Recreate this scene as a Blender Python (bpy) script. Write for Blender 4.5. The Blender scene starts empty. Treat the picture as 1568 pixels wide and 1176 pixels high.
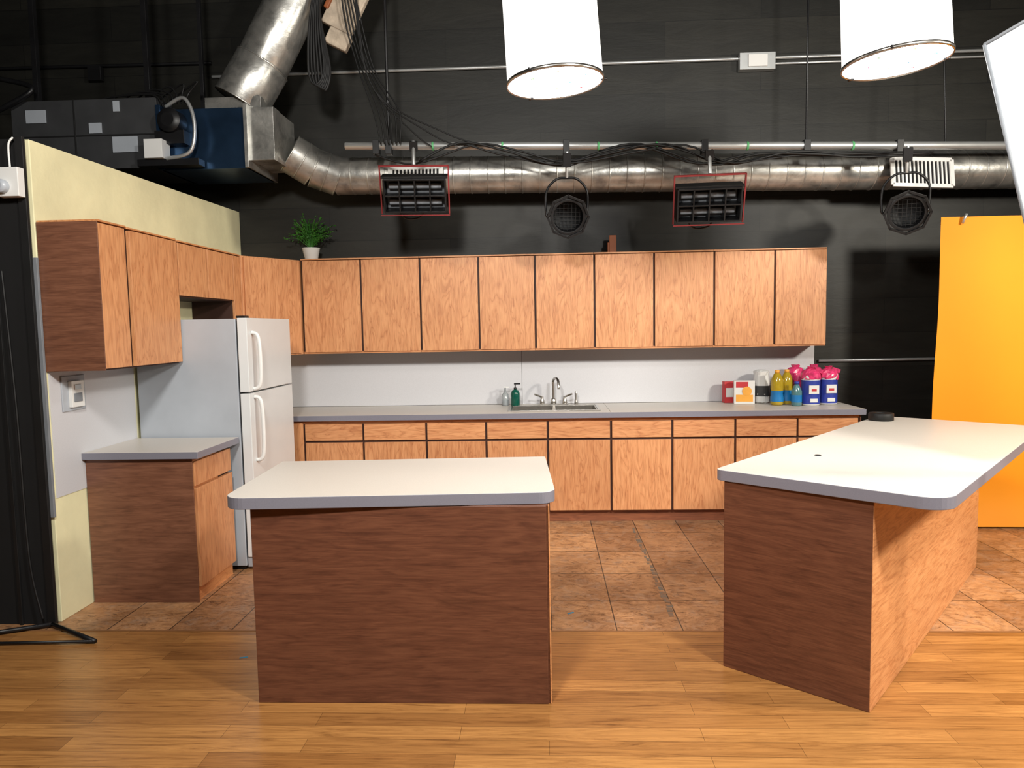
import bpy, bmesh, math, random
from mathutils import Vector, Matrix, Euler
random.seed(7)
SC=bpy.context.scene
SC.view_settings.view_transform='Standard'
SC.view_settings.look='None'
# ------------------------------------------------------------- materials
def srgb(r,g,b):
    f=lambda c:(c/255/12.92) if c/255<=.04045 else ((c/255+.055)/1.055)**2.4
    return (f(r),f(g),f(b),1)
def newmat(name):
    m=bpy.data.materials.new(name); m.use_nodes=True
    nt=m.node_tree; b=nt.nodes['Principled BSDF']
    return m,nt,b
def coords(nt,scale=(1,1,1),rot=(0,0,0),loc=(0,0,0),island=False):
    t=nt.nodes.new('ShaderNodeTexCoord'); mp=nt.nodes.new('ShaderNodeMapping')
    mp.inputs['Scale'].default_value=scale; mp.inputs['Rotation'].default_value=rot; mp.inputs['Location'].default_value=loc
    src=t.outputs['Object']
    if island:
        g=nt.nodes.new('ShaderNodeNewGeometry'); vm=nt.nodes.new('ShaderNodeVectorMath'); vm.operation='SCALE'
        vm.inputs[0].default_value=(5.3,7.1,3.7); nt.links.new(g.outputs['Random Per Island'],vm.inputs['Scale'])
        va=nt.nodes.new('ShaderNodeVectorMath'); va.operation='ADD'
        nt.links.new(src,va.inputs[0]); nt.links.new(vm.outputs[0],va.inputs[1]); src=va.outputs[0]
    nt.links.new(src,mp.inputs['Vector']); return mp.outputs['Vector']
def noise(nt,vec,scale,detail=4,rough=.55,dist=0):
    n=nt.nodes.new('ShaderNodeTexNoise'); n.inputs['Scale'].default_value=scale
    n.inputs['Detail'].default_value=detail; n.inputs['Roughness'].default_value=rough; n.inputs['Distortion'].default_value=dist
    nt.links.new(vec,n.inputs['Vector']); return n.outputs['Fac']
def ramp(nt,fac,stops):
    r=nt.nodes.new('ShaderNodeValToRGB'); e=r.color_ramp.elements
    e[0].position,e[0].color=stops[0]; e[1].position,e[1].color=stops[-1]
    for p,c in stops[1:-1]:
        x=e.new(p); x.color=c
    nt.links.new(fac,r.inputs['Fac']); return r.outputs['Color']
def mixc(nt,a,b,fac,mode='MIX'):
    m=nt.nodes.new('ShaderNodeMix'); m.data_type='RGBA'; m.blend_type=mode
    for s,v in ((m.inputs['Factor'],fac),(m.inputs['A'],a),(m.inputs['B'],b)):
        if hasattr(v,'is_linked') or hasattr(v,'links'): nt.links.new(v,s)
        else: s.default_value=v
    return m.outputs['Result']
def bump(nt,b,h,strength=.2,dist=.01):
    n=nt.nodes.new('ShaderNodeBump'); n.inputs['Strength'].default_value=strength; n.inputs['Distance'].default_value=dist
    nt.links.new(h,n.inputs['Height']); nt.links.new(n.outputs['Normal'],b.inputs['Normal'])
def plain(name,col,rough=.5,metal=0,var=.12,nscale=6,bmp=0,spec=None,trans=0):
    m,nt,b=newmat(name)
    v=coords(nt); n=noise(nt,v,nscale,5)
    c2=tuple(min(1,x*(1-var)) for x in col[:3])+(1,); c1=tuple(min(1,x*(1+var)) for x in col[:3])+(1,)
    nt.links.new(ramp(nt,n,[(.3,c2),(.7,c1)]),b.inputs['Base Color'])
    b.inputs['Roughness'].default_value=rough; b.inputs['Metallic'].default_value=metal
    if spec is not None: b.inputs['Specular IOR Level'].default_value=spec
    if trans: b.inputs['Transmission Weight'].default_value=trans
    if bmp: bump(nt,b,noise(nt,v,nscale*4,6),bmp,.01)
    return m
def wood(name,light,mid,dark,axis='z',rough=.45,freq=1.0,cath=.38):
    m,nt,b=newmat(name)
    def k(s): return {'x':(s,1,1),'y':(1,s,1),'z':(1,1,s)}[axis]
    v=coords(nt,tuple(x*freq for x in k(.16)),island=True)
    n1=noise(nt,v,11,3,.5,.9)
    n2=noise(nt,coords(nt,k(.045),island=True),190,4,.65,.3)
    n3=noise(nt,coords(nt,k(.12),island=True),45,4,.6,.8)
    mth=nt.nodes.new('ShaderNodeMath'); mth.operation='MULTIPLY'; mth.inputs[1].default_value=16
    nt.links.new(n1,mth.inputs[0])
    fr=nt.nodes.new('ShaderNodeMath'); fr.operation='PINGPONG'; fr.inputs[1].default_value=1
    nt.links.new(mth.outputs[0],fr.inputs[0])
    c1=ramp(nt,fr.outputs[0],[(0,dark),(.22,mid),(.8,light)])
    c2=ramp(nt,n2,[(.32,dark),(.5,mid),(.68,light)])
    c3=ramp(nt,n3,[(.34,dark),(.48,mid),(.62,light)])
    c=mixc(nt,mixc(nt,c2,c3,.5),c1,cath)
    gi=nt.nodes.new('ShaderNodeNewGeometry')
    c=mixc(nt,c,ramp(nt,gi.outputs['Random Per Island'],[(0,(.9,.88,.87,1)),(1,(1.04,1.04,1.04,1))]),1.0,'MULTIPLY')
    nt.links.new(c,b.inputs['Base Color']); b.inputs['Roughness'].default_value=rough
    bump(nt,b,n2,.05,.002)
    return m
OL,OM,OD=srgb(222,163,114),srgb(204,141,94),srgb(156,94,57)
OAK=wood('oak_laminate',OL,OM,OD)
OAKX=wood('oak_laminate_horizontal',OL,OM,OD,'x')
OAKY=wood('oak_laminate_y',srgb(228,166,112),srgb(210,144,92),srgb(164,100,58),'y')
DARKX=wood('walnut_panel_x',srgb(124,80,58),srgb(104,63,46),srgb(76,45,33),'x',.42,.7,.2)
DARKY=wood('walnut_panel_y',srgb(122,80,60),srgb(103,64,47),srgb(78,48,36),'y',.42,.7,.2)
DARKL=wood('walnut_end_panel',srgb(136,92,70),srgb(114,74,55),srgb(86,54,41),'x',.42,.7,.2)
CARC=plain('cabinet_carcass_edge',srgb(58,32,22),.6)
LAM=plain('white_speckled_laminate',srgb(206,199,190),.38,var=.07,nscale=260)
LAME=plain('laminate_edge_shaded',srgb(126,126,138),.4,var=.05,nscale=200)  # same laminate as the top; the fascia's bluish shade is painted into the colour
SPLASH=plain('backsplash_white_laminate',srgb(204,204,208),.4,var=.04,nscale=200)
CREAM=plain('cream_paint',srgb(234,228,186),.6,var=.1,nscale=3,bmp=.3)
BLACK=plain('black_paint',srgb(16,16,17),.6,var=.3,nscale=4)
BLACKM=plain('black_metal',srgb(24,24,26),.4,metal=.2,var=.3)
BLKCLOTH=plain('black_cloth',srgb(8,8,10),.9,var=.3)
RUBBER=plain('black_rubber',srgb(14,14,15),.6)
WHITE=plain('white_enamel',srgb(216,219,220),.3,var=.02)
WHITEP=plain('white_plastic',srgb(226,226,224),.4,var=.02)
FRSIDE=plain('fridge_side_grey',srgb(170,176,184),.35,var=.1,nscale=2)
CLEARP=plain('clear_plastic',srgb(220,226,228),.1,var=.02,trans=.7)
STRIPG=plain('grey_edge_strip',srgb(120,124,130),.5)
GREYM=plain('hvac_grey_metal',srgb(62,63,65),.5,metal=.2,var=.15)
BLUEM=plain('galvanised_blue_film',srgb(60,88,122),.28,metal=.85,var=.35,nscale=3)
REDP=plain('red_paint',srgb(140,44,46),.45)
ALU=plain('aluminium_pipe',srgb(200,202,202),.38,metal=.7,var=.08)
STEEL=plain('brushed_steel',srgb(190,186,180),.28,metal=1,var=.08,nscale=30)
YEL=plain('yellow_backdrop_paper',srgb(246,152,6),.7,var=.03,nscale=1.5)
PINK=plain('pink_wrap',srgb(214,60,112),.25,var=.35,nscale=26); PURP=plain('blue_label',srgb(50,66,160),.4); OIL=plain('yellow_oil',srgb(206,176,50),.12,spec=.8,trans=.3)
BLUEL=plain('cyan_label',srgb(30,120,185),.4); GREENL=plain('green_soap',srgb(20,84,70),.15); ORNG=plain('orange_card',srgb(240,170,70),.5); REDL=plain('red_card',srgb(196,54,60),.5)
LEAF=plain('leaf_green',srgb(60,120,40),.5,var=.5,nscale=14)
SOIL=plain('soil',srgb(50,36,26),.9)
BEIGE=plain('insulation_beige',srgb(196,180,160),.8,var=.3,nscale=10,bmp=.6)
CEXT=plain('raw_plywood',srgb(150,82,42),.6)
BLUET=plain('blue_tape',srgb(60,130,160),.6)
GTIE=plain('green_cable_tie',srgb(90,170,110),.5)
LENS=plain('dark_lens_grid',srgb(20,21,23),.6,var=.3,nscale=60,spec=.3)
def galv():
    m,nt,b=newmat('galvanised_steel')
    v=coords(nt); n=noise(nt,v,7,5,.6,.4)
    nt.links.new(ramp(nt,n,[(.3,srgb(140,140,138)),(.5,srgb(186,185,180)),(.75,srgb(214,212,206))]),b.inputs['Base Color'])
    b.inputs['Metallic'].default_value=.8
    nt.links.new(ramp(nt,noise(nt,v,3,3),[(.3,(.24,)*3+(1,)),(.7,(.42,)*3+(1,))]),b.inputs['Roughness'])
    bump(nt,b,noise(nt,v,14,4),.22,.01)
    return m
GALV=galv()
def lampmat(name,strength,lo):
    m,nt,b=newmat(name)
    b.inputs['Base Color'].default_value=(.8,.8,.78,1); b.inputs['Roughness'].default_value=.8
    v=coords(nt,(1,1,.1)); n=noise(nt,v,16,4)
    nt.links.new(ramp(nt,n,[(.36,lo),(.62,(1,1,.99,1))]),b.inputs['Emission Color'])
    b.inputs['Emission Strength'].default_value=strength
    return m
LAMP=lampmat('lit_fabric_shade',1.0,(.66,.65,.63,1)); LAMPB=lampmat('lit_diffuser',32,(1,.97,.93,1))
def floorwood():
    m,nt,b=newmat('laminate_plank_floor')
    v=coords(nt)
    br=nt.nodes.new('ShaderNodeTexBrick'); nt.links.new(v,br.inputs['Vector'])
    br.inputs['Scale'].default_value=1; br.inputs['Brick Width'].default_value=.95; br.inputs['Row Height'].default_value=.095
    br.inputs['Mortar Size'].default_value=.0009; br.offset=.37; br.offset_frequency=2; br.inputs['Mortar Smooth'].default_value=.2
    br.inputs['Color1'].default_value=srgb(184,134,78); br.inputs['Color2'].default_value=srgb(148,102,56); br.inputs['Mortar'].default_value=srgb(92,60,30)
    n=noise(nt,coords(nt,(.07,1,1)),26,6,.7,2.4)
    g=ramp(nt,n,[(.3,(.4,.32,.26,1)),(.43,(.78,.71,.63,1)),(.55,(1,.96,.9,1)),(.7,(1.2,1.16,1.08,1))])
    c=mixc(nt,br.outputs['Color'],g,.95,'MULTIPLY')
    nt.links.new(c,b.inputs['Base Color']); b.inputs['Roughness'].default_value=.31
    bump(nt,b,n,.05,.002)
    return m
def tile():
    m,nt,b=newmat('stone_tile_floor')
    v=coords(nt,(1,1,1),loc=(-.02,.06,0))
    br=nt.nodes.new('ShaderNodeTexBrick'); nt.links.new(v,br.inputs['Vector'])
    br.inputs['Scale'].default_value=1; br.inputs['Brick Width'].default_value=.345; br.inputs['Row Height'].default_value=.46
    br.inputs['Mortar Size'].default_value=.0035; br.offset=.0
    br.inputs['Color1'].default_value=srgb(202,154,110); br.inputs['Color2'].default_value=srgb(166,122,86); br.inputs['Mortar'].default_value=srgb(72,54,40)
    n=noise(nt,coords(nt,(1,1.8,1),(0,0,.5)),6,9,.78,2.8)
    g=ramp(nt,n,[(.37,(.26,.2,.16,1)),(.46,(.76,.69,.6,1)),(.56,(1,.97,.92,1)),(.7,(1.2,1.16,1.08,1))])
    c=mixc(nt,br.outputs['Color'],g,.9,'MULTIPLY')
    st=noise(nt,coords(nt,(1,1,1),loc=(3,1,0)),2.2,6,.7,1)
    c=mixc(nt,c,ramp(nt,st,[(.4,(.66,.62,.60,1)),(.55,(1,1,1,1))]),.8,'MULTIPLY')
    dust=noise(nt,coords(nt,(1,1,1),loc=(9,4,0)),9,9,.8,1)
    c=mixc(nt,c,srgb(168,150,132),ramp(nt,dust,[(.5,(0,0,0,1)),(.72,(.6,.6,.6,1))]))
    nt.links.new(c,b.inputs['Base Color']); b.inputs['Roughness'].default_value=.42
    bump(nt,b,br.outputs['Fac'],-.3,.004)
    return m
def blackwall():
    m,nt,b=newmat('black_panelled_wall')
    v=coords(nt,(1,1,1),(math.radians(90),0,0))
    br=nt.nodes.new('ShaderNodeTexBrick'); nt.links.new(v,br.inputs['Vector'])
    br.inputs['Scale'].default_value=1; br.inputs['Brick Width'].default_value=1.9; br.inputs['Row Height'].default_value=.3
    br.inputs['Mortar Size'].default_value=.003; br.offset=.43
    br.inputs['Color1'].default_value=srgb(37,36,32); br.inputs['Color2'].default_value=srgb(24,24,22); br.inputs['Mortar'].default_value=srgb(17,17,16)
    n=noise(nt,coords(nt,(.5,1,2.2)),3,8,.7,.5)
    g=ramp(nt,n,[(.3,(.55,.55,.55,1)),(.7,(1.3,1.3,1.25,1))])
    nt.links.new(mixc(nt,br.outputs['Color'],g,.9,'MULTIPLY'),b.inputs['Base Color'])
    b.inputs['Roughness'].default_value=.5; b.inputs['Specular IOR Level'].default_value=.35
    bump(nt,b,n,.25,.01)
    return m
FLW=floorwood();TIL=tile();BW=blackwall()
# ------------------------------------------------------------- builder
class B:
    def __init__(s,name,loc=(0,0,0),rz=0,rot=None):
        s.name=name;s.loc=loc;s.rot=rot or (0,0,rz);s.bm=bmesh.new();s.mats=[]
    def mi(s,m):
        if m not in s.mats:s.mats.append(m)
        return s.mats.index(m)
    def add(s,verts,faces,m,smooth=False,M=None):
        vs=[s.bm.verts.new((M@Vector(v)) if M else v) for v in verts]; i=s.mi(m); out=[]
        for f in faces:
            try:
                fc=s.bm.faces.new([vs[k] for k in f]); fc.material_index=i; fc.smooth=smooth; out.append(fc)
            except ValueError: pass
        return out
    def box(s,x0,x1,y0,y1,z0,z1,m,M=None):
        v=[(x,y,z) for x in(x0,x1) for y in(y0,y1) for z in(z0,z1)]
        s.add(v,[(0,1,3,2),(4,6,7,5),(0,4,5,1),(2,3,7,6),(0,2,6,4),(1,5,7,3)],m,False,M); return s
    def bc(s,c,d,m,M=None):
        return s.box(c[0]-d[0]/2,c[0]+d[0]/2,c[1]-d[1]/2,c[1]+d[1]/2,c[2]-d[2]/2,c[2]+d[2]/2,m,M)
    def lathe(s,prof,m,c=(0,0,0),seg=32,M=None,cap=True,jit=0):
        T=(M if M else Matrix())
        T=Matrix.Translation(c)@T
        v=[];f=[]
        for r,z in prof:
            for k in range(seg):
                a=2*math.pi*k/seg; rr=r*(1+random.uniform(-jit,jit)); v.append((rr*math.cos(a),rr*math.sin(a),z+r*random.uniform(-jit,jit)))
        for j in range(len(prof)-1):
            for k in range(seg):
                k2=(k+1)%seg; f.append((j*seg+k,j*seg+k2,(j+1)*seg+k2,(j+1)*seg+k))
        s.add(v,f,m,not jit,T)
        if cap:
            for j in (0,len(prof)-1):
                if prof[j][0]>1e-4:
                    s.add(v[j*seg:(j+1)*seg],[tuple(range(seg))],m,False,T)
        return s
    def cyl(s,p0,p1,r,m,r1=None,seg=24,cap=True):
        p0=Vector(p0);p1=Vector(p1);d=p1-p0
        M=d.to_track_quat('Z','Y').to_matrix().to_4x4()
        return s.lathe([(r,0),(r if r1 is None else r1,d.length)],m,p0,seg,M,cap)
    def tube(s,pts,r,m,seg=8,sub=6):
        P=[Vector(p) for p in pts]
        if sub>1 and len(P)>2:
            Q=[];n=len(P)
            for i in range(n-1):
                a=P[max(i-1,0)];b=P[i];c=P[i+1];d=P[min(i+2,n-1)]
                for k in range(sub):
                    t=k/sub
                    Q.append(.5*((2*b)+(c-a)*t+(2*a-5*b+4*c-d)*t*t+(3*b-a-3*c+d)*t**3))
            Q.append(P[-1]);P=Q
        v=[];f=[];up=None
        for i,p in enumerate(P):
            t=(P[min(i+1,len(P)-1)]-P[max(i-1,0)]).normalized()
            if up is None:
                up=Vector((0,0,1)) if abs(t.z)<.9 else Vector((0,1,0))
            a=(up-t*up.dot(t)).normalized(); b=t.cross(a); up=a
            for k in range(seg):
                g=2*math.pi*k/seg; q=p+(a*math.cos(g)+b*math.sin(g))*r; v.append(tuple(q))
        for j in range(len(P)-1):
            for k in range(seg):
                k2=(k+1)%seg; f.append((j*seg+k,j*seg+k2,(j+1)*seg+k2,(j+1)*seg+k))
        f.append(tuple(range(seg)));f.append(tuple(range((len(P)-1)*seg,len(P)*seg)))
        s.add(v,f,m,True); return s
    def slab(s,out,z0,z1,mt,ms):
        n=len(out)
        v=[(x,y,z0) for x,y in out]+[(x,y,z1) for x,y in out]
        s.add(v,[tuple(range(n))[::-1]]+[(i,(i+1)%n,n+(i+1)%n,n+i) for i in range(n)],ms)
        s.add(v[n:],[tuple(range(n))],mt); return s
    def done(s,bevel=.0,parent=None,weld=True):
        if weld: bmesh.ops.remove_doubles(s.bm,verts=s.bm.verts,dist=1e-5)
        bmesh.ops.recalc_face_normals(s.bm,faces=s.bm.faces)
        me=bpy.data.meshes.new(s.name); s.bm.to_mesh(me); s.bm.free()
        for m in s.mats: me.materials.append(m)
        o=bpy.data.objects.new(s.name,me); SC.collection.objects.link(o)
        o.location=s.loc;o.rotation_euler=s.rot
        if bevel:
            md=o.modifiers.new('bevel','BEVEL');md.width=bevel;md.segments=2;md.limit_method='ANGLE';md.angle_limit=math.radians(50)
        return o
def rrect(x0,x1,y0,y1,r,n=8):
    o=[]
    for cx,cy,a0,rr in ((x1,y1,0,r[2]),(x0,y1,90,r[3]),(x0,y0,180,r[0]),(x1,y0,270,r[1])):
        if rr<=0: o.append((cx,cy)); continue
        sx=-1 if cx==x1 else 1; sy=-1 if cy==y1 else 1
        for k in range(n+1):
            a=math.radians(a0+90*k/n); o.append((cx+sx*rr+rr*math.cos(a),cy+sy*rr+rr*math.sin(a)))
    return o
# ------------------------------------------------------------- shell
YW=6.43; XL=-2.72
B('floor').box(-5.5,5.5,-3,3.66,-.1,0,FLW).done()
B('floor_tile').box(-5.5,5.5,3.66,YW+.1,-.1,0,TIL).done()
B('wall_back').box(-5.5,5.5,YW,YW+.15,0,5.4,BW).done()
B('wall_right').box(5.5,5.65,-3,YW,0,5.4,BLACK).done()
B('wall_far_left').box(-5.65,-5.5,-3,YW,0,5.4,BLACK).done()
B('wall_front').box(-5.5,5.5,-3.15,-3,0,5.4,BLACK).done()
B('ceiling').box(-5.5,5.5,-3,YW,5.4,5.5,BLACK).done()
b=B('wall_left')
b.add([(XL,3.78,0),(XL,YW,0),(XL,YW,2.68),(XL,3.78,2.645),(XL-.13,3.78,0),(XL-.13,YW,0),(XL-.13,YW,2.68),(XL-.13,3.78,2.645)],[(0,1,2,3),(4,7,6,5),(0,3,7,4),(1,5,6,2),(3,2,6,7),(0,4,5,1)],CREAM); b.done(.004)
B('trim_1').box(-5.5,5.5,3.654,3.666,0,.002,plain('floor_transition',srgb(140,98,62),.5)).done()
# ------------------------------------------------------------- cabinets
def door(b,x0,x1,z0,z1,yf,m=OAK,t=.019):
    b.box(x0,x1,yf-t,yf,z0,z1,m)
US=[-2.07,-1.56,-1.05,-.55,-.07,.43,.93,1.43,1.93,2.36]
zb,zt=1.402,2.205
for a,c in ((0,2),(2,4),(4,5),(5,7),(7,9)):
    x0,x1=US[a],US[c]
    b=B('upper_cabinet',(x0,6.1,zb)); w=x1-x0-.002
    b.box(0,w,.02,.315,0,zt-zb,CARC); b.box(-.0,w,.0,.315,zt-zb,zt-zb+.012,OAKX)
    b.box(0,w,.012,.02,0,.02,OAKX)
    for i in range(a,c):
        l=US[i]-x0+.014; r=US[i+1]-x0-.003
        door(b,l,r,.014,zt-zb-.006,.02)
    if c==9: b.box(w,w+.004,.02,.315,0,zt-zb,DARKY)
    b.done(.0015)
# diagonal corner wall cabinet
b=B('corner_wall_cabinet')
P=[(-2.38,5.60),(-2.078,6.10),(-2.078,6.41),(-2.715,6.41),(-2.715,5.60)]
b.slab(P,zb,zt,OAK,OAK)
dx,dy=.302,.50;L=math.hypot(dx,dy);M=Matrix.Translation((-2.38,5.60,zb))@Matrix.Rotation(math.atan2(dy,dx),4,'Z')
b.box(.02,L-.02,-.018,-.001,.012,zt-zb-.01,OAK,M)
b.done(.0015)
# left upper run (faces +X)
def leftcab(name,y0,y1,z0,z1,doors,xf=-2.38,ends=True,proud=0):
    b=B(name,(xf,y0,z0)); H=z1-z0; xb=XL+.003-xf
    b.box(xb,-.021,0,y1-y0-.002,0,H,CARC)
    if ends: b.box(xb,-.0,-.006,0,0,H,DARKL)
    b.box(xb,0,0,y1-y0-.002,H,H+.01,OAKY)
    for a,c in doors: b.box(-.02,proud,a,c,.01,H-.008,OAK)
    return b.done(.0015)
leftcab('upper_cabinet',3.79,4.055,1.406,2.21,[(-.004,.245)])
leftcab('upper_cabinet',4.06,4.612,1.406,2.205,[(.018,.55)],ends=False,proud=.004)
leftcab('upper_cabinet',4.617,5.455,1.84,2.20,[(.012,.41),(.428,.835)],ends=False)
leftcab('upper_cabinet',5.46,5.595,1.66,2.20,[(.006,.132)],ends=False)
# back base run
b=B('base_cabinet_run',(0,5.747,0))
b.box(-2.71,2.5,.02,.66,.1,.715,CARC).box(-2.71,-.32,.02,.66,.715,.868,CARC).box(.48,2.5,.02,.66,.715,.868,CARC).box(-.32,.48,.02,.04,.715,.868,CARC); b.box(-2.71,2.48,.07,.66,.0,.1,CARC)
b.box(2.5,2.508,.0,.66,.0,.868,DARKY)
b.box(-2.7,2.44,.058,.07,.0,.095,wood('toe_kick_wood',srgb(150,92,62),srgb(128,76,52),srgb(100,58,40),'x'))
BS=[-2.075,-1.98,-1.49,-.97,-.48,.02,.53,1.02,1.52,2.01,2.49]
for i in range(len(BS)-1):
    l,r=BS[i]+.013,BS[i+1]-.005
    if i==0: b.box(l-.05,r,0,.02,.1,.85,OAK);continue
    b.box(l,r,0,.02,.70,.835,OAKX); b.box(l,r,0,.02,.105,.682,OAK)
b.box(-2.1,2.5,.012,.022,.838,.868,OAKX)
b.done(.0015)
# worktop with sink cutout
b=B('countertop'); yf,yb=5.715,6.405; sx0,sx1,sy0,sy1=-.28,.44,5.86,6.24
zt0,zt1=.87,.91
def ct(x0,x1,y0,y1): b.box(x0,x1,y0,y1,zt0,zt1,LAM)
ct(-2.71,sx0,yf,yb);ct(sx0,sx1,yf,sy0);ct(sx0,sx1,sy1,yb);ct(sx1,.53,yf,yb);ct(.533,2.53,yf,yb)
b.box(-2.71,2.53,yf-.003,yf,zt0-.004,zt1-.001,LAME);b.box(2.53,2.533,yf,yb,zt0,zt1-.001,LAME)
b.done()
B('kitchen_backsplash').box(-2.71,-.20,6.408,6.424,.912,1.40,SPLASH).box(-.197,2.38,6.408,6.424,.912,1.40,SPLASH).done(.001)
# sink
b=B('kitchen_sink',(0,0,.911))
rim=.02
b.box(sx0-rim,sx1+rim,sy0-rim,sy0,0,.006,STEEL).box(sx0-rim,sx1+rim,sy1-.0,sy1+rim,0,.006,STEEL)
b.box(sx0-rim,sx0,sy0,sy1,0,.006,STEEL).box(sx1,sx1+rim,sy0,sy1,0,.006,STEEL)
mx=(sx0+sx1)/2
b.box(mx-.015,mx+.015,sy0,sy1,-.04,.004,STEEL)
b.box(sx0+.002,sx1-.002,sy0+.002,sy0+.01,-.17,.002,STEEL).box(sx0+.002,sx1-.002,sy1-.01,sy1-.002,-.17,.002,STEEL)
b.box(sx0+.002,sx0+.01,sy0,sy1,-.17,.002,STEEL).box(sx1-.01,sx1-.002,sy0,sy1,-.17,.002,STEEL)
b.box(sx0+.002,sx1-.002,sy0+.002,sy1-.002,-.18,-.17,STEEL)
for cx in(mx-.17,mx+.17): b.lathe([(.045,0),(.04,.004),(.0,.001)],BLACKM,(cx,(sy0+sy1)/2,-.17),20)
b.done(.001)
b=B('kitchen_faucet',(mx,6.3,.911))
b.box(-.13,.13,-.028,.028,0,.012,STEEL)
b.lathe([(.026,.012),(.022,.05),(.016,.06)],STEEL)
b.tube([(0,0,.05),(0,0,.15),(0,-.005,.215),(.02,-.05,.24),(.04,-.11,.225),(.045,-.14,.18),(.045,-.145,.15)],.012,STEEL,12)
for sx in(-1,1):
    b.lathe([(.022,.012),(.02,.04),(.012,.06),(.014,.075)],STEEL,(sx*.1,0,0),20)
    b.tube([(sx*.1,0,.07),(sx*.13,-.02,.085),(sx*.165,-.04,.1)],.008,STEEL,8)
b.lathe([(.018,0),(.015,.03),(.01,.05),(.013,.1),(.009,.12)],STEEL,(.2,0,.0),16)
b.done(.001)
# islands
b=B('kitchen_island'); 
b.box(-1.25,.008,2.935,3.62,0,.86,DARKX); b.box(-1.254,.0,2.928,2.935,.0,.858,DARKX); b.box(.008,.014,2.93,3.62,0,.858,OAKY)
w,d,rz=1.40,.83,.05;cx,cy=-.678,3.33
T=Matrix.Translation((cx,cy,0))@Matrix.Rotation(rz,4,'Z')
out=[tuple((T@Vector((x,y,0)))[:2]) for x,y in rrect(-w/2,w/2,-d/2,d/2,(.09,.07,.01,.01))]
b.slab(out,.861,.911,LAM,LAME); b.done(.0025)
b=B('kitchen_island',(1.802,3.97,0),-.69)
b.box(-.315,.315,-1.15,1.15,0,.88,CARC)
b.box(-.318,.318,-1.158,-1.15,0,.879,DARKX).box(-.321,-.315,-1.15,1.15,0,.879,OAKY).box(.315,.321,-1.155,1.15,0,.879,OAKY)
T=Matrix.Rotation(.69,4,'Z')@Matrix.Translation((1.943-1.802,3.904-3.97,0))@Matrix.Rotation(-.71,4,'Z')
out=[tuple((T@Vector((x,y,0)))[:2]) for x,y in rrect(-.49,.46,-1.215,1.21,(.04,.11,.03,.03))]
b.slab(out,.881,.931,LAM,LAME); b.done(.0025)
b=B('gaffer_tape_roll',(2.27,4.90,.9315)); b.lathe([(.035,0),(.075,0),(.078,.004),(.078,.046),(.075,.05),(.035,.05),(.035,0)],RUBBER,cap=False); b.done()
B('counter_grommet',(1.37,3.62,.931)).lathe([(.016,0),(.015,.004),(.006,.005)],BLACKM).done()
# left base
b=B('base_cabinet',(-2.065,4.06,0))
xb=XL+.006+2.065
b.box(xb,-.02,.006,.50,0.0,.868,CARC); b.box(xb,-.005,0,.006,0,.868,DARKL)
b.box(-.02,.0,.012,.50,.70,.845,OAK); b.box(-.02,.006,.02,.50,.09,.685,OAK); b.box(-.03,-.02,.01,.50,.0,.868,OAKY)
b.slab([(xb-.0,-.03),(.045,-.03),(.045,.54),(xb,.54)],.87,.911,LAM,LAME)
b.done(.002)
B('backsplash_side_panel').box(XL+.001,XL+.005,3.80,4.615,.70,1.40,SPLASH).done()
B('trim_2').box(XL-.03,XL+.012,3.758,3.775,.60,2.02,STRIPG).done(.002)
b=B('electrical_outlet_box',(XL+.006,3.99,1.27)); b.box(0,.008,-.1,.1,-.1,.1,FRSIDE).box(.008,.03,-.05,.06,-.08,.07,WHITEP).box(.03,.035,-.035,.035,-.05,.0,STRIPG).box(.03,.034,-.03,.03,.02,.05,STEEL).done(.003)
# fridge
b=B('refrigerator',(-1.944,4.625,0)); W=.80
b.box(-.755,-.075,0,W,.03,1.69,FRSIDE); b.box(-.7,-.09,.02,W-.02,0,.05,BLACKM)
b.box(-.07,-.062,.004,W-.004,.1,1.68,RUBBER)
b.box(-.064,0,0,W,1.205,1.695,WHITE); b.box(-.064,0,0,W,.09,1.195,WHITE); b.box(-.07,-.02,.01,W-.01,.02,.085,FRSIDE)
b.box(-.075,-.01,.01,.07,1.695,1.71,BLACKM)
for z0,z1 in((1.22,1.60),(.74,1.17)):
    b.tube([(0,.07,z0),(.045,.07,z0+.03),(.055,.07,(z0+z1)/2),(.045,.07,z1-.03),(0,.07,z1)],.013,WHITEP,10)
b.done(.006)
# ------------------------------------------------------------- black flat at left
b=B('black_flat'); b.box(-4.6,XL-.04,3.745,3.775,0,2.64,BLKCLOTH); b.box(XL-.05,XL-.005,3.735,3.755,0,2.65,BLACK)
for x in(-2.93,-3.25): b.box(x,x+.02,3.73,3.745,0,2.2,BLACK)
b.tube([(XL-.16,3.725,1.95),(XL-.13,3.72,1.2),(XL-.12,3.72,.4),(XL-.05,3.7,.05)],.006,RUBBER,6)
b.done(.002)
b=B('light_stand_legs'); 
b.tube([(-2.72,3.7,.02),(-2.35,3.5,.015)],.012,BLACKM,8,1).tube([(-2.72,3.7,.02),(-3.3,3.45,.015)],.012,BLACKM,8,1).tube([(-2.35,3.5,.015),(-3.3,3.45,.015)],.008,BLACKM,8,1).done()
b=B('emergency_light',(-2.78,3.728,2.40)); b.box(-.06,.06,-.05,0,-.07,.08,WHITEP); b.lathe([(.035,0),(.035,.03),(.02,.04)],FRSIDE,(-.02,-.05,-.02),18,Matrix.Rotation(math.pi/2,4,'X')); b.tube([(0,-.02,.08),(0,-.02,.2),(.02,-.01,.24)],.006,WHITEP,6).done(.008)
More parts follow.
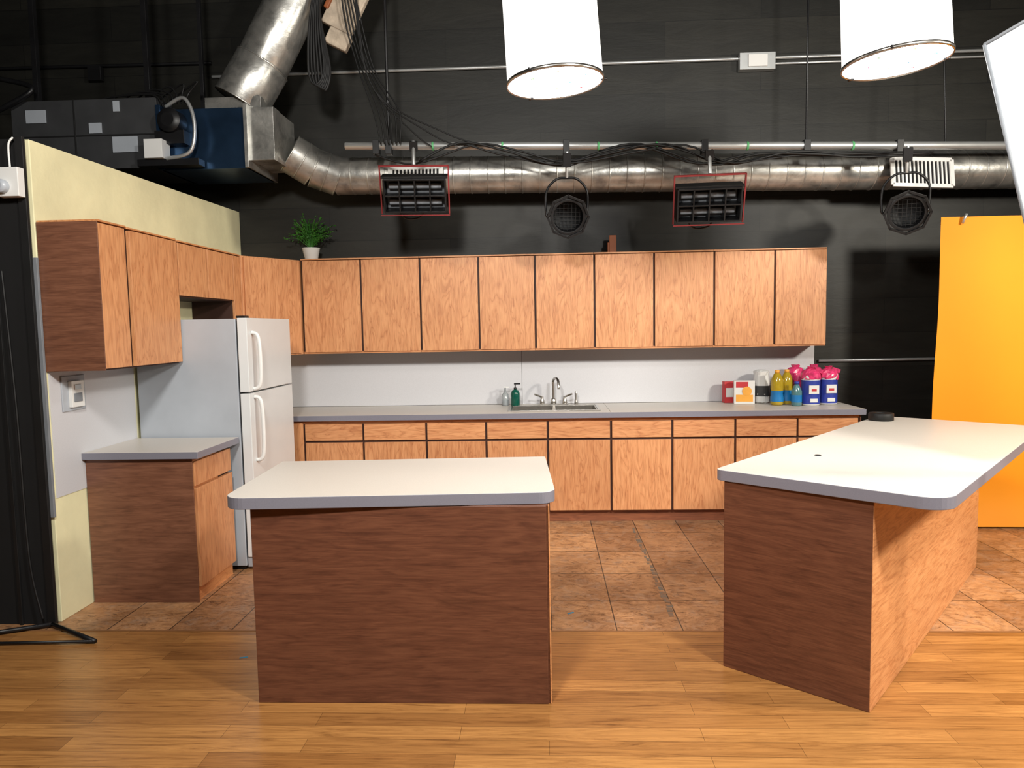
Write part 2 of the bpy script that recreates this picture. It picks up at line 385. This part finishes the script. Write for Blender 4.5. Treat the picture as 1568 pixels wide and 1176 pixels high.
# ------------------------------------------------------------- backdrop
b=B('yellow_backdrop'); 
v=[];f=[];nz=28;nx=10
for i in range(nz+1):
    t=i/nz
    for j in range(nx+1):
        x=3.02+j*.2+ (.006*math.sin(t*11)-.045*(1-t))*(1-j/nx)
        z=2.36*t; y=5.62-(.10*(1-t*8)**2 if t<.125 else 0)+.008*math.sin(j*1.1)*(1-t)
        v.append((x,y,z+.012))
for i in range(nz):
    for j in range(nx): a=i*(nx+1)+j; f.append((a,a+1,a+nx+2,a+nx+1))
b.add(v,f,YEL,True); b.tube([(3.04,5.66,2.34),(5.1,5.66,2.34)],.025,ALU,16,1)
b.tube([(3.16,5.6,2.32),(3.18,5.58,2.39)],.010,ALU,8,1)
b.tube([(5.0,5.7,2.36),(5.0,5.7,0)],.02,BLACKM,8,1)
b.done()
# ------------------------------------------------------------- ducts
def duct(b,p0,p1,r,m=GALV,step=.14):
    p0=Vector(p0);p1=Vector(p1);b.cyl(p0,p1,r,m,seg=40)
    n=max(1,int((p1-p0).length/step)); d=(p1-p0)
    M=d.to_track_quat('Z','Y').to_matrix().to_4x4()
    for i in range(n+1):
        b.lathe([(r,-.006),(r+.004,-.003),(r+.004,.003),(r,.006)],m,p0+d*(i/n),40,M,False)
b=B('air_duct')
duct(b,(-1.72,6.1,2.90),(5.4,6.1,2.78),.15)
duct(b,(-1.72,6.1,2.90),(-1.90,6.02,2.96),.16,step=.1); duct(b,(-1.90,6.02,2.96),(-2.06,5.93,3.06),.16,step=.1);
b.done(weld=False)
b=B('hvac_unit',(0,5.55,0))
duct(b,(-2.38,.2,3.42),(-2.20,.23,3.72),.21,step=.3); duct(b,(-2.20,.23,3.72),(-1.80,.3,4.5),.2,step=.45)
b.box(-4.12,-2.96,0,.6,2.89,3.42,GREYM); b.box(-4.12,-2.96,-.006,0,3.14,3.15,BLACK); b.box(-3.62,-3.61,-.008,0,2.89,3.42,BLACK)
b.box(-2.955,-2.26,.02,.58,2.87,3.33,BLUEM); b.box(-2.26,-2.06,.03,.50,2.93,3.33,GALV); b.box(-2.6,-2.16,.05,.45,3.33,3.42,GALV)
b.box(-2.965,-2.93,-.012,.6,2.87,3.36,BLUEM).box(-2.28,-2.25,-.01,.6,2.87,3.35,GALV)
for x,z,w,h in((-4.0,3.3,.16,.1),(-3.5,3.2,.1,.08),(-3.32,3.07,.2,.12),(-3.3,3.36,.05,.08)): b.box(x,x+w,-.01,0,z-h/2,z+h/2,FRSIDE)
b.lathe([(.09,0),(.09,.12),(.05,.14)],BLACKM,(-2.82,.02,3.22),24,Matrix.Rotation(math.pi/2,4,'X'))
b.box(-2.95,-2.72,-.07,.02,3.05,3.15,BLACKM).box(-3.0,-2.86,-.14,-.02,2.93,3.07,WHITEP).box(-3.08,-2.6,-.1,0,2.88,2.93,BLACKM)
b.tube([(-2.86,-.05,3.33),(-2.7,-.08,3.38),(-2.62,-.1,3.2),(-2.66,-.1,2.98),(-2.85,-.1,2.93)],.014,ALU,10)
b.tube([(-4.3,-.05,3.3),(-4.1,-.08,3.36),(-3.9,-.05,3.5),(-4.2,0,3.6)],.02,BLACKM,8)
for t in range(7): b.tube([(-3.5+.1*t,.1,3.42),(-3.4+.13*t,.1-.02*t,3.46+.01*t),(-3.0+.05*t,.0,3.44),(-2.9+.03*t,-.03,3.36)],.007,RUBBER,6)
for x in(-4.0,-3.1): b.box(x,x+.04,.1,.14,3.42,5.38,BLACKM)
b.box(-2.75,-2.72,.3,.33,3.33,5.38,BLACKM)
b.done(.002)
# conduits on back wall
b=B('electrical_conduit',(0,YW-.02,0))
b.tube([(-2.9,0,3.86),(5.3,0,3.86)],.014,ALU,10,1); b.tube([(1.8,0,3.81),(5.3,0,3.81)],.01,ALU,8,1)
b.box(1.70,2.00,-.06,.01,3.75,3.89,ALU).box(1.77,1.93,-.075,-.06,3.77,3.87,WHITEP)
b.tube([(-5.3,0,4.0),(-2.9,0,3.98)],.014,BLACKM,8,1).box(-4.0,-3.88,-.05,.0,3.85,3.97,BLACKM)
b.done(.003)
b=B('electrical_conduit',(0,YW-.02,0)); b.tube([(2.42,0,1.26),(4.2,0,1.26)],.013,ALU,10,1).tube([(3.95,-.02,2.3),(3.95,-.02,.1)],.013,BLACKM,8,1).done()
# lighting pipe + cables
b=B('lighting_pipe',(0,5.75,0))
b.tube([(-1.55,0,3.06),(3.9,0,2.91)],.03,ALU,14,1)
b.tube([(2.05,0,2.97),(2.05,0,5.38)],.008,BLACKM,8,1); b.tube([(-1.2,0,3.05),(-1.2,0,5.38)],.012,BLACKM,8,1)
b.tube([(3.1,0,2.94),(3.1,.2,5.38)],.006,BLACKM,8,1)
for x in(-1.3,-1.2,.2,1.27,2.05,2.75): b.box(x-.025,x+.025,-.035,.035,3.04-(x+1.5)*.028-.05,3.04-(x+1.5)*.028+.06,BLACKM)
for x in(-.85,-.3,.45,.9,1.6,2.4): b.lathe([(.033,-.008),(.036,0),(.033,.008)],GTIE,(x,0,3.056-(x+1.5)*.0275),14,Matrix.Rotation(math.pi/2,4,'Y'),False)
b.done(.002)
b=B('cable_bundle',(0,5.68,0))
for k in range(6):
    pts=[];x=-1.3+.35*k;i=k
    while x<3.1:
        z=2.985-(x+1.5)*.028+random.uniform(-.02,.02)-(.08 if i%3==1 else 0)+(.07 if i%4==2 else 0)
        pts.append((x,random.uniform(-.02,.02),z)); x+=random.uniform(.3,.55);i+=1
    b.tube(pts,random.choice([.006,.008,.009]),RUBBER,6,5)
for k in range(6):
    b.tube([(-1.5-.03*k,.0,5.2),(-1.52+.02*k,.0,4.2),(-1.45+.03*k,.05,3.75-.02*k),(-1.3+.04*k,0,3.3),(-1.25+.03*k,0,3.05)],.006,RUBBER,6,6)
for k in range(3):
    b.tube([(-1.42,.0,4.9),(-1.40,.0,3.9+.1*k),(-1.28,.0,3.45),(-.98+.12*k,.0,3.12),(-.85+.2*k,0,3.02)],.006,RUBBER,6,6)
for k in range(6):
    b.tube([(-1.62,0,4.6),(-1.76+.012*k,0,4.1),(-1.80+.025*k,0,3.64),(-1.75+.015*k,0,3.52-.01*k),(-1.68+.01*k,0,3.64),(-1.70,.02,4.1),(-1.6,0,4.6)],.010,RUBBER,6,6)
b.done()
b=B('insulation_scrap_beam',(-1.50,5.8,4.15),0,(0,math.radians(28),0)); 
b.box(-.14,.12,-.03,.03,-.2,.9,BEIGE).box(-.16,-.12,-.05,.05,-.1,.9,CEXT).box(-.05,.14,-.035,.03,-.33,-.2,BEIGE).done(.01)
# ------------------------------------------------------------- fixtures
def bank(x,z,yw):
    b=B('softlight_bank_fixture',(x,5.50,z),0,(math.radians(20),0,yw))
    w,h=.46,.24
    b.box(-w/2,w/2,.12,.16,-h/2,h/2,BLACKM)
    for s in(-1,1):
        b.box(s*w/2-.006,s*w/2+.006,-.04,.16,-h/2,h/2,BLACKM); b.box(-w/2,w/2,-.04,.16,s*h/2-.006,s*h/2+.006,BLACKM)
    for k in range(1,4): b.box(-w/2+w*k/4-.005,-w/2+w*k/4+.005,-.04,.10,-h/2,h/2,BLACKM)
    b.box(-w/2,w/2,-.04,.10,-.005,.005,BLACKM)
    b.box(-w/2+.01,w/2-.01,.10,.118,-h/2+.01,h/2-.01,STRIPG)
    for k in(-1,1): b.tube([(-w/2+.03,.07,k*.06),(w/2-.03,.07,k*.06)],.022,FRSIDE,12,1)
    b.box(-.262,-.252,.0,.025,-.14,.22,REDP).box(.252,.262,.0,.025,-.14,.22,REDP).box(-.262,.262,.0,.025,.208,.22,REDP).box(-.262,.262,-.05,-.04,-.145,-.137,REDP).box(-.25,.25,-.02,.14,.125,.14,BLACKM)
    b.tube([(0,.02,.22),(0,.12,.38)],.014,ALU,10,1)
    b.box(-.03,.03,.08,.14,.31,.38,BLACKM)
    b.tube([(-.15,.1,-.13),(-.08,.12,-.2),(.02,.12,-.19),(.06,.1,-.13)],.007,RUBBER,6)
    return b.done(.001)
bank(-.96,2.615,math.radians(6)); bank(1.25,2.49,math.radians(-4))
def par(x,z,yaw):
    b=B('par_can_stage_light',(x,5.6,z),0,(math.radians(106),0,yaw))
    b.lathe([(.02,-.2),(.07,-.19),(.095,-.12),(.105,-.02),(.12,0),(.125,.14),(.134,.145),(.134,.157),(.112,.157),(.108,.06)],BLACKM,seg=36,cap=False)
    b.lathe([(.0,.02),(.05,.03),(.108,.06)],LENS,seg=36,cap=False)
    for k in range(8):
        a=k*math.pi/4+math.pi/8; M=Matrix.Rotation(a,4,'Z')
        b.box(-.064,.064,.134,.150,.142,.172,BLACKM,M)
    for k in range(-3,4): 
        q=math.sqrt(.105**2-(k*.03)**2); b.box(k*.03-.0015,k*.03+.0015,-q,q,.118,.122,RUBBER).box(-q,q,k*.03-.0015,k*.03+.0015,.118,.122,RUBBER)
    for s in(-1,1): b.tube([(s*.13,0,.04),(s*.155,.0,.02),(s*.155,.17,.0),(s*.08,.26,.0),(0,.27,.0)],.009,BLACKM,8,4)
    b.tube([(0,.27,.0),(0,.46,-.02)],.012,ALU,8,1); b.bc((0,.40,-.01),(.06,.1,.05),BLACKM)
    return b.done(.001)
par(.19,2.46,math.radians(3)); par(2.73,2.43,math.radians(-18))
def vent(x,y,z,w,h,rx,ry,rz):
    b=B('air_vent_grille',(x,y,z),0,(rx,ry,rz))
    for s in(-1,1): b.box(s*w/2-.015,s*w/2+.015,-.012,.0,-h/2,h/2,WHITEP).box(-w/2,w/2,-.012,0,s*h/2-.015,s*h/2+.015,WHITEP)
    b.box(-w/2,w/2,0,.02,-h/2,h/2,BLACKM)
    n=int(w/.03)
    for k in range(n): b.box(-w/2+w*(k+.3)/n,-w/2+w*(k+.7)/n,-.01,.004,-h/2,h/2,WHITEP)
    b.done()
vent(3.0,5.89,2.76,.46,.22,math.radians(-14),math.radians(3),0); vent(-1.02,5.90,2.86,.42,.1,math.radians(-10),0,0)
# ------------------------------------------------------------- pendants
def pend(x,y,z,r,tx,ty):
    b=B('drum_pendant_lamp',(x,y,z),0,(tx,ty,0)); H=.62
    b.lathe([(r,.0),(r*1.005,.02),(r*.985,.3),(r*.97,H)],LAMP,seg=56,cap=False)
    b.lathe([(r*.985,.012),(0.001,.012)],LAMPB,seg=56,cap=False)
    b.lathe([(r*.97,H-.01),(0.02,H-.01)],LAMP,seg=56,cap=False)
    b.lathe([(r*1.0,-.004),(r*1.03,.0),(r*1.03,.014),(r*1.0,.016),(r*1.0,-.004)],STEEL,seg=56,cap=False)
    for a in(.05,2.1,4.2): b.tube([(r*.97*math.cos(a),r*.97*math.sin(a),.005),(r*1.1*math.cos(a),r*1.1*math.sin(a),.005)],.007,BLACKM,8,1)
    for k,m in enumerate((BLUET,ORNG,PINK,LEAF,ORNG,BLUET,REDL,BLUEL)):
        a=k*1.1+.4;q=r*(.35+.07*k); b.box(q*math.cos(a)-.009,q*math.cos(a)+.009,q*math.sin(a)-.005,q*math.sin(a)+.005,.008,.0115,m)
    b.tube([(0,0,H-.02),(0,0,5.36-z)],.008,BLACKM,8,1)
    b.done()
pend(.077,3.7,2.815,.238,0,-.06); pend(1.70,3.6,2.825,.235,0,-.06)
# ------------------------------------------------------------- reflector board
b=B('white_foam_board')
q=[Vector(p) for p in((1.756,3,2.68),(2.6,2.9,3.15),(2.95,2.9,1.9),(2.10,3,1.38))]
nrm=Vector((0,.012,0))
vs=[tuple(p) for p in q]+[tuple(p+nrm) for p in q]
b.add(vs,[(0,1,2,3),(7,6,5,4),(0,4,5,1),(1,5,6,2),(2,6,7,3),(3,7,4,0)],plain('foam_board_white',srgb(186,199,206),.5,var=.02))
for i in range(4): b.tube([tuple(q[i]),tuple(q[(i+1)%4])],.007,STRIPG,6,1)
b.tube([(2.5,2.98,2.2),(2.5,3.02,0)],.014,BLACKM,8,1); b.bc((2.5,2.99,.02),(.5,.03,.03),BLACKM)
b.bc((2.5,2.99,.02),(.03,.5,.03),BLACKM)
b.done()
# ------------------------------------------------------------- counter goods
Z=.9115
b=B('dish_soap_bottle',(-.255,6.27,Z)); b.lathe([(.035,0),(.04,.01),(.04,.11),(.03,.135),(.012,.145)],GREENL).lathe([(.013,.145),(.013,.16),(.005,.162),(.005,.19)],BLACKM).box(-.01,.045,-.008,.008,.188,.20,BLACKM).done()
b=B('hand_soap_bottle',(-.345,6.30,Z)); b.lathe([(.028,0),(.03,.01),(.03,.1),(.01,.12),(.007,.16)],CLEARP).lathe([(.026,.005),(.026,.05)],FRSIDE).box(-.01,.035,-.006,.006,.158,.168,WHITEP).done()
b=B('snack_box',(1.61,6.31,Z),.1); b.box(-.045,.045,-.03,.03,0,.185,REDL).box(-.032,.032,-.032,-.03,.05,.13,WHITEP).done(.002)
b=B('cereal_box',(1.715,6.2,Z),-.15); b.box(-.085,.085,-.03,.03,0,.20,WHITEP).box(-.07,.07,-.032,-.03,.02,.08,ORNG).box(-.07,.03,-.032,-.03,.14,.19,REDL).lathe([(.04,0),(.04,.003)],ORNG,(.02,-.031,.11),20,Matrix.Rotation(math.pi/2,4,'X')).done(.002)
b=B('flour_bag',(1.882,6.27,Z)); 
b.lathe([(.055,0),(.068,.01),(.072,.08),(.068,.18),(.062,.24),(.066,.27),(.05,.282),(0,.288)],WHITEP,jit=.05,seg=22).lathe([(.074,.06),(.0755,.1),(.073,.15)],GREYM,cap=False,seg=22).done()
def oil(x,y):
    b=B('cooking_oil_bottle',(x,y,Z)); b.lathe([(.044,0),(.053,.01),(.053,.06),(.045,.1),(.052,.13),(.051,.21),(.026,.262),(.018,.27)],OIL).lathe([(.0542,.03),(.0542,.06),(.047,.098),(.053,.12)],BLUEL,cap=False).lathe([(.02,.268),(.02,.293),(.0,.294)],ORNG).done()
oil(1.955,6.08);oil(2.055,6.14)
b=B('cleaner_bottle',(2.09,6.0,Z)); b.lathe([(.035,0),(.042,.01),(.042,.12),(.02,.17),(.016,.18)],plain('teal_liquid',srgb(110,160,166),.1,trans=.4)).lathe([(.0425,.03),(.0425,.09)],BLUEL,cap=False).lathe([(.02,.18),(.02,.20),(0,.201)],PURP).done()
for x,y in((2.215,6.03),(2.375,6.08)):
    b=B('wipes_canister_pack',(x,y,Z))
    b.lathe([(.064,0),(.073,.01),(.073,.255),(.064,.27)],WHITEP).lathe([(.0738,.015),(.0738,.21)],PURP,cap=False).box(-.04,.04,-.078,-.068,.10,.17,WHITEP).box(-.03,.03,-.077,-.068,.03,.06,WHITEP).box(-.02,.02,-.080,-.076,.12,.14,REDL)
    b.lathe([(.075,.215),(.079,.235),(.077,.265),(.064,.285),(.04,.295),(.02,.302),(.032,.322),(.0,.315)],PINK,cap=False,jit=.12,seg=15)
    b.box(-.075,-.01,-.02,.02,.275,.305,PINK,Matrix.Rotation(.35,4,'Y')).done()
for x,y in((2.17,6.27),(2.33,6.28)):
    b=B('wipes_canister_pack',(x,y,Z)); b.lathe([(.066,0),(.066,.25),(.06,.26)],WHITEP).lathe([(.068,.1),(.074,.18),(.073,.26),(.055,.295),(.03,.305),(.035,.325),(0,.32)],PINK,cap=False,jit=.12,seg=15).done()
# plant
b=B('potted_plant',(-2.02,6.25,2.218))
b.lathe([(.05,0),(.055,.005),(.075,.1),(.078,.105),(.07,.105),(.065,.09)],WHITEP,seg=30,cap=True)
b.lathe([(.066,.09),(.0,.092)],SOIL,seg=20,cap=False)
for s in range(70):
    a=random.uniform(0,2*math.pi); R=random.uniform(.04,.25); H=random.uniform(.02,.27)*(1-R*1.8)+.09
    e=Vector((R*math.cos(a)*1.05,R*math.sin(a)*.55,.08+H))
    p0=Vector((0,0,.09)); mid=(p0+e)/2+Vector((0,0,.05))
    b.tube([p0,mid,e],.0022,LEAF,5,4)
    for k in range(13):
        t=.3+.7*k/12; c=p0*(1-t)**2+mid*2*t*(1-t)+e*t*t
        M=Matrix.Translation(c)@Euler((random.uniform(-1,1),random.uniform(-1,1),random.uniform(0,6.3))).to_matrix().to_4x4()
        l=random.uniform(.015,.026)
        b.add([(0,0,0),(l*.5,l*.32,.002),(l*1.1,0,0),(l*.5,-l*.32,.002)],[(0,1,2,3)],LEAF,False,M)
b.done(weld=False)
B('scrap_wood_block',(.61,6.3,2.218)).box(-.03,.03,-.02,.02,0,.16,CEXT).box(-.045,.0,-.015,.02,0,.1,CEXT).done(.003)
# bits of tape on floor
b=B('floor_tape_marks'); 
for x,y,a in((-1.5,3.35,.3),(.13,3.9,.6)): b.bc((0,0,.001),(.04,.012,.002),BLUET,Matrix.Translation((x,y,0))@Matrix.Rotation(a,4,'Z'))
b.done()
m,nt,bs=newmat('old_adhesive_residue')
n=noise(nt,coords(nt),18,6,.7); nt.links.new(ramp(nt,n,[(.4,srgb(150,112,80)),(.55,srgb(118,110,98))]),bs.inputs['Base Color']); bs.inputs['Roughness'].default_value=.7
b=B('floor_adhesive_residue'); 
for k in range(26):
    y=3.85+k*.067; x=.69+random.uniform(-.008,.008); w=random.uniform(.006,.022)
    b.box(x-w,x+w,y,y+random.uniform(.03,.066),.0003,.0012,m)
b.done()
# ------------------------------------------------------------- lights
def area(name,loc,tgt,size,energy,col=(1,1,1)):
    l=bpy.data.lights.new(name,'AREA'); l.shape='DISK'; l.size=size; l.energy=energy; l.color=col
    o=bpy.data.objects.new(name,l); SC.collection.objects.link(o); o.location=loc
    o.rotation_euler=(Vector(tgt)-Vector(loc)).to_track_quat('-Z','Y').to_euler()
area('studio_key_light',(-.8,.6,3.6),(-.3,6,1.5),.5,150,(1,.96,.89))
area('studio_key_light.001',(2.2,.8,3.6),(.9,6,1.5),.5,165,(1,.97,.91))
area('studio_side_light',(4.3,2.6,2.9),(2.1,3.7,0.3),.45,180,(1,.93,.80))
w=bpy.data.worlds.new('world'); SC.world=w; w.use_nodes=True
w.node_tree.nodes['Background'].inputs[0].default_value=(.5,.55,.6,1); w.node_tree.nodes['Background'].inputs[1].default_value=.05
# ------------------------------------------------------------- camera
yaw,pitch,roll,f=.045,-.079,.018,1095.
fw=Vector((-math.sin(yaw)*math.cos(pitch),math.cos(yaw)*math.cos(pitch),math.sin(pitch)))
r0=Vector((math.cos(yaw),math.sin(yaw),0)); u0=r0.cross(fw)
rr=r0*math.cos(roll)-u0*math.sin(roll); uu=r0*math.sin(roll)+u0*math.cos(roll)
cam=bpy.data.cameras.new('camera'); co=bpy.data.objects.new('camera',cam); SC.collection.objects.link(co)
Mx=Matrix((rr,uu,-fw)).transposed().to_4x4(); Mx.translation=Vector((0,0,1.601)); co.matrix_world=Mx
cam.sensor_width=36; cam.lens=36*f/1568; cam.clip_start=.05
SC.camera=co
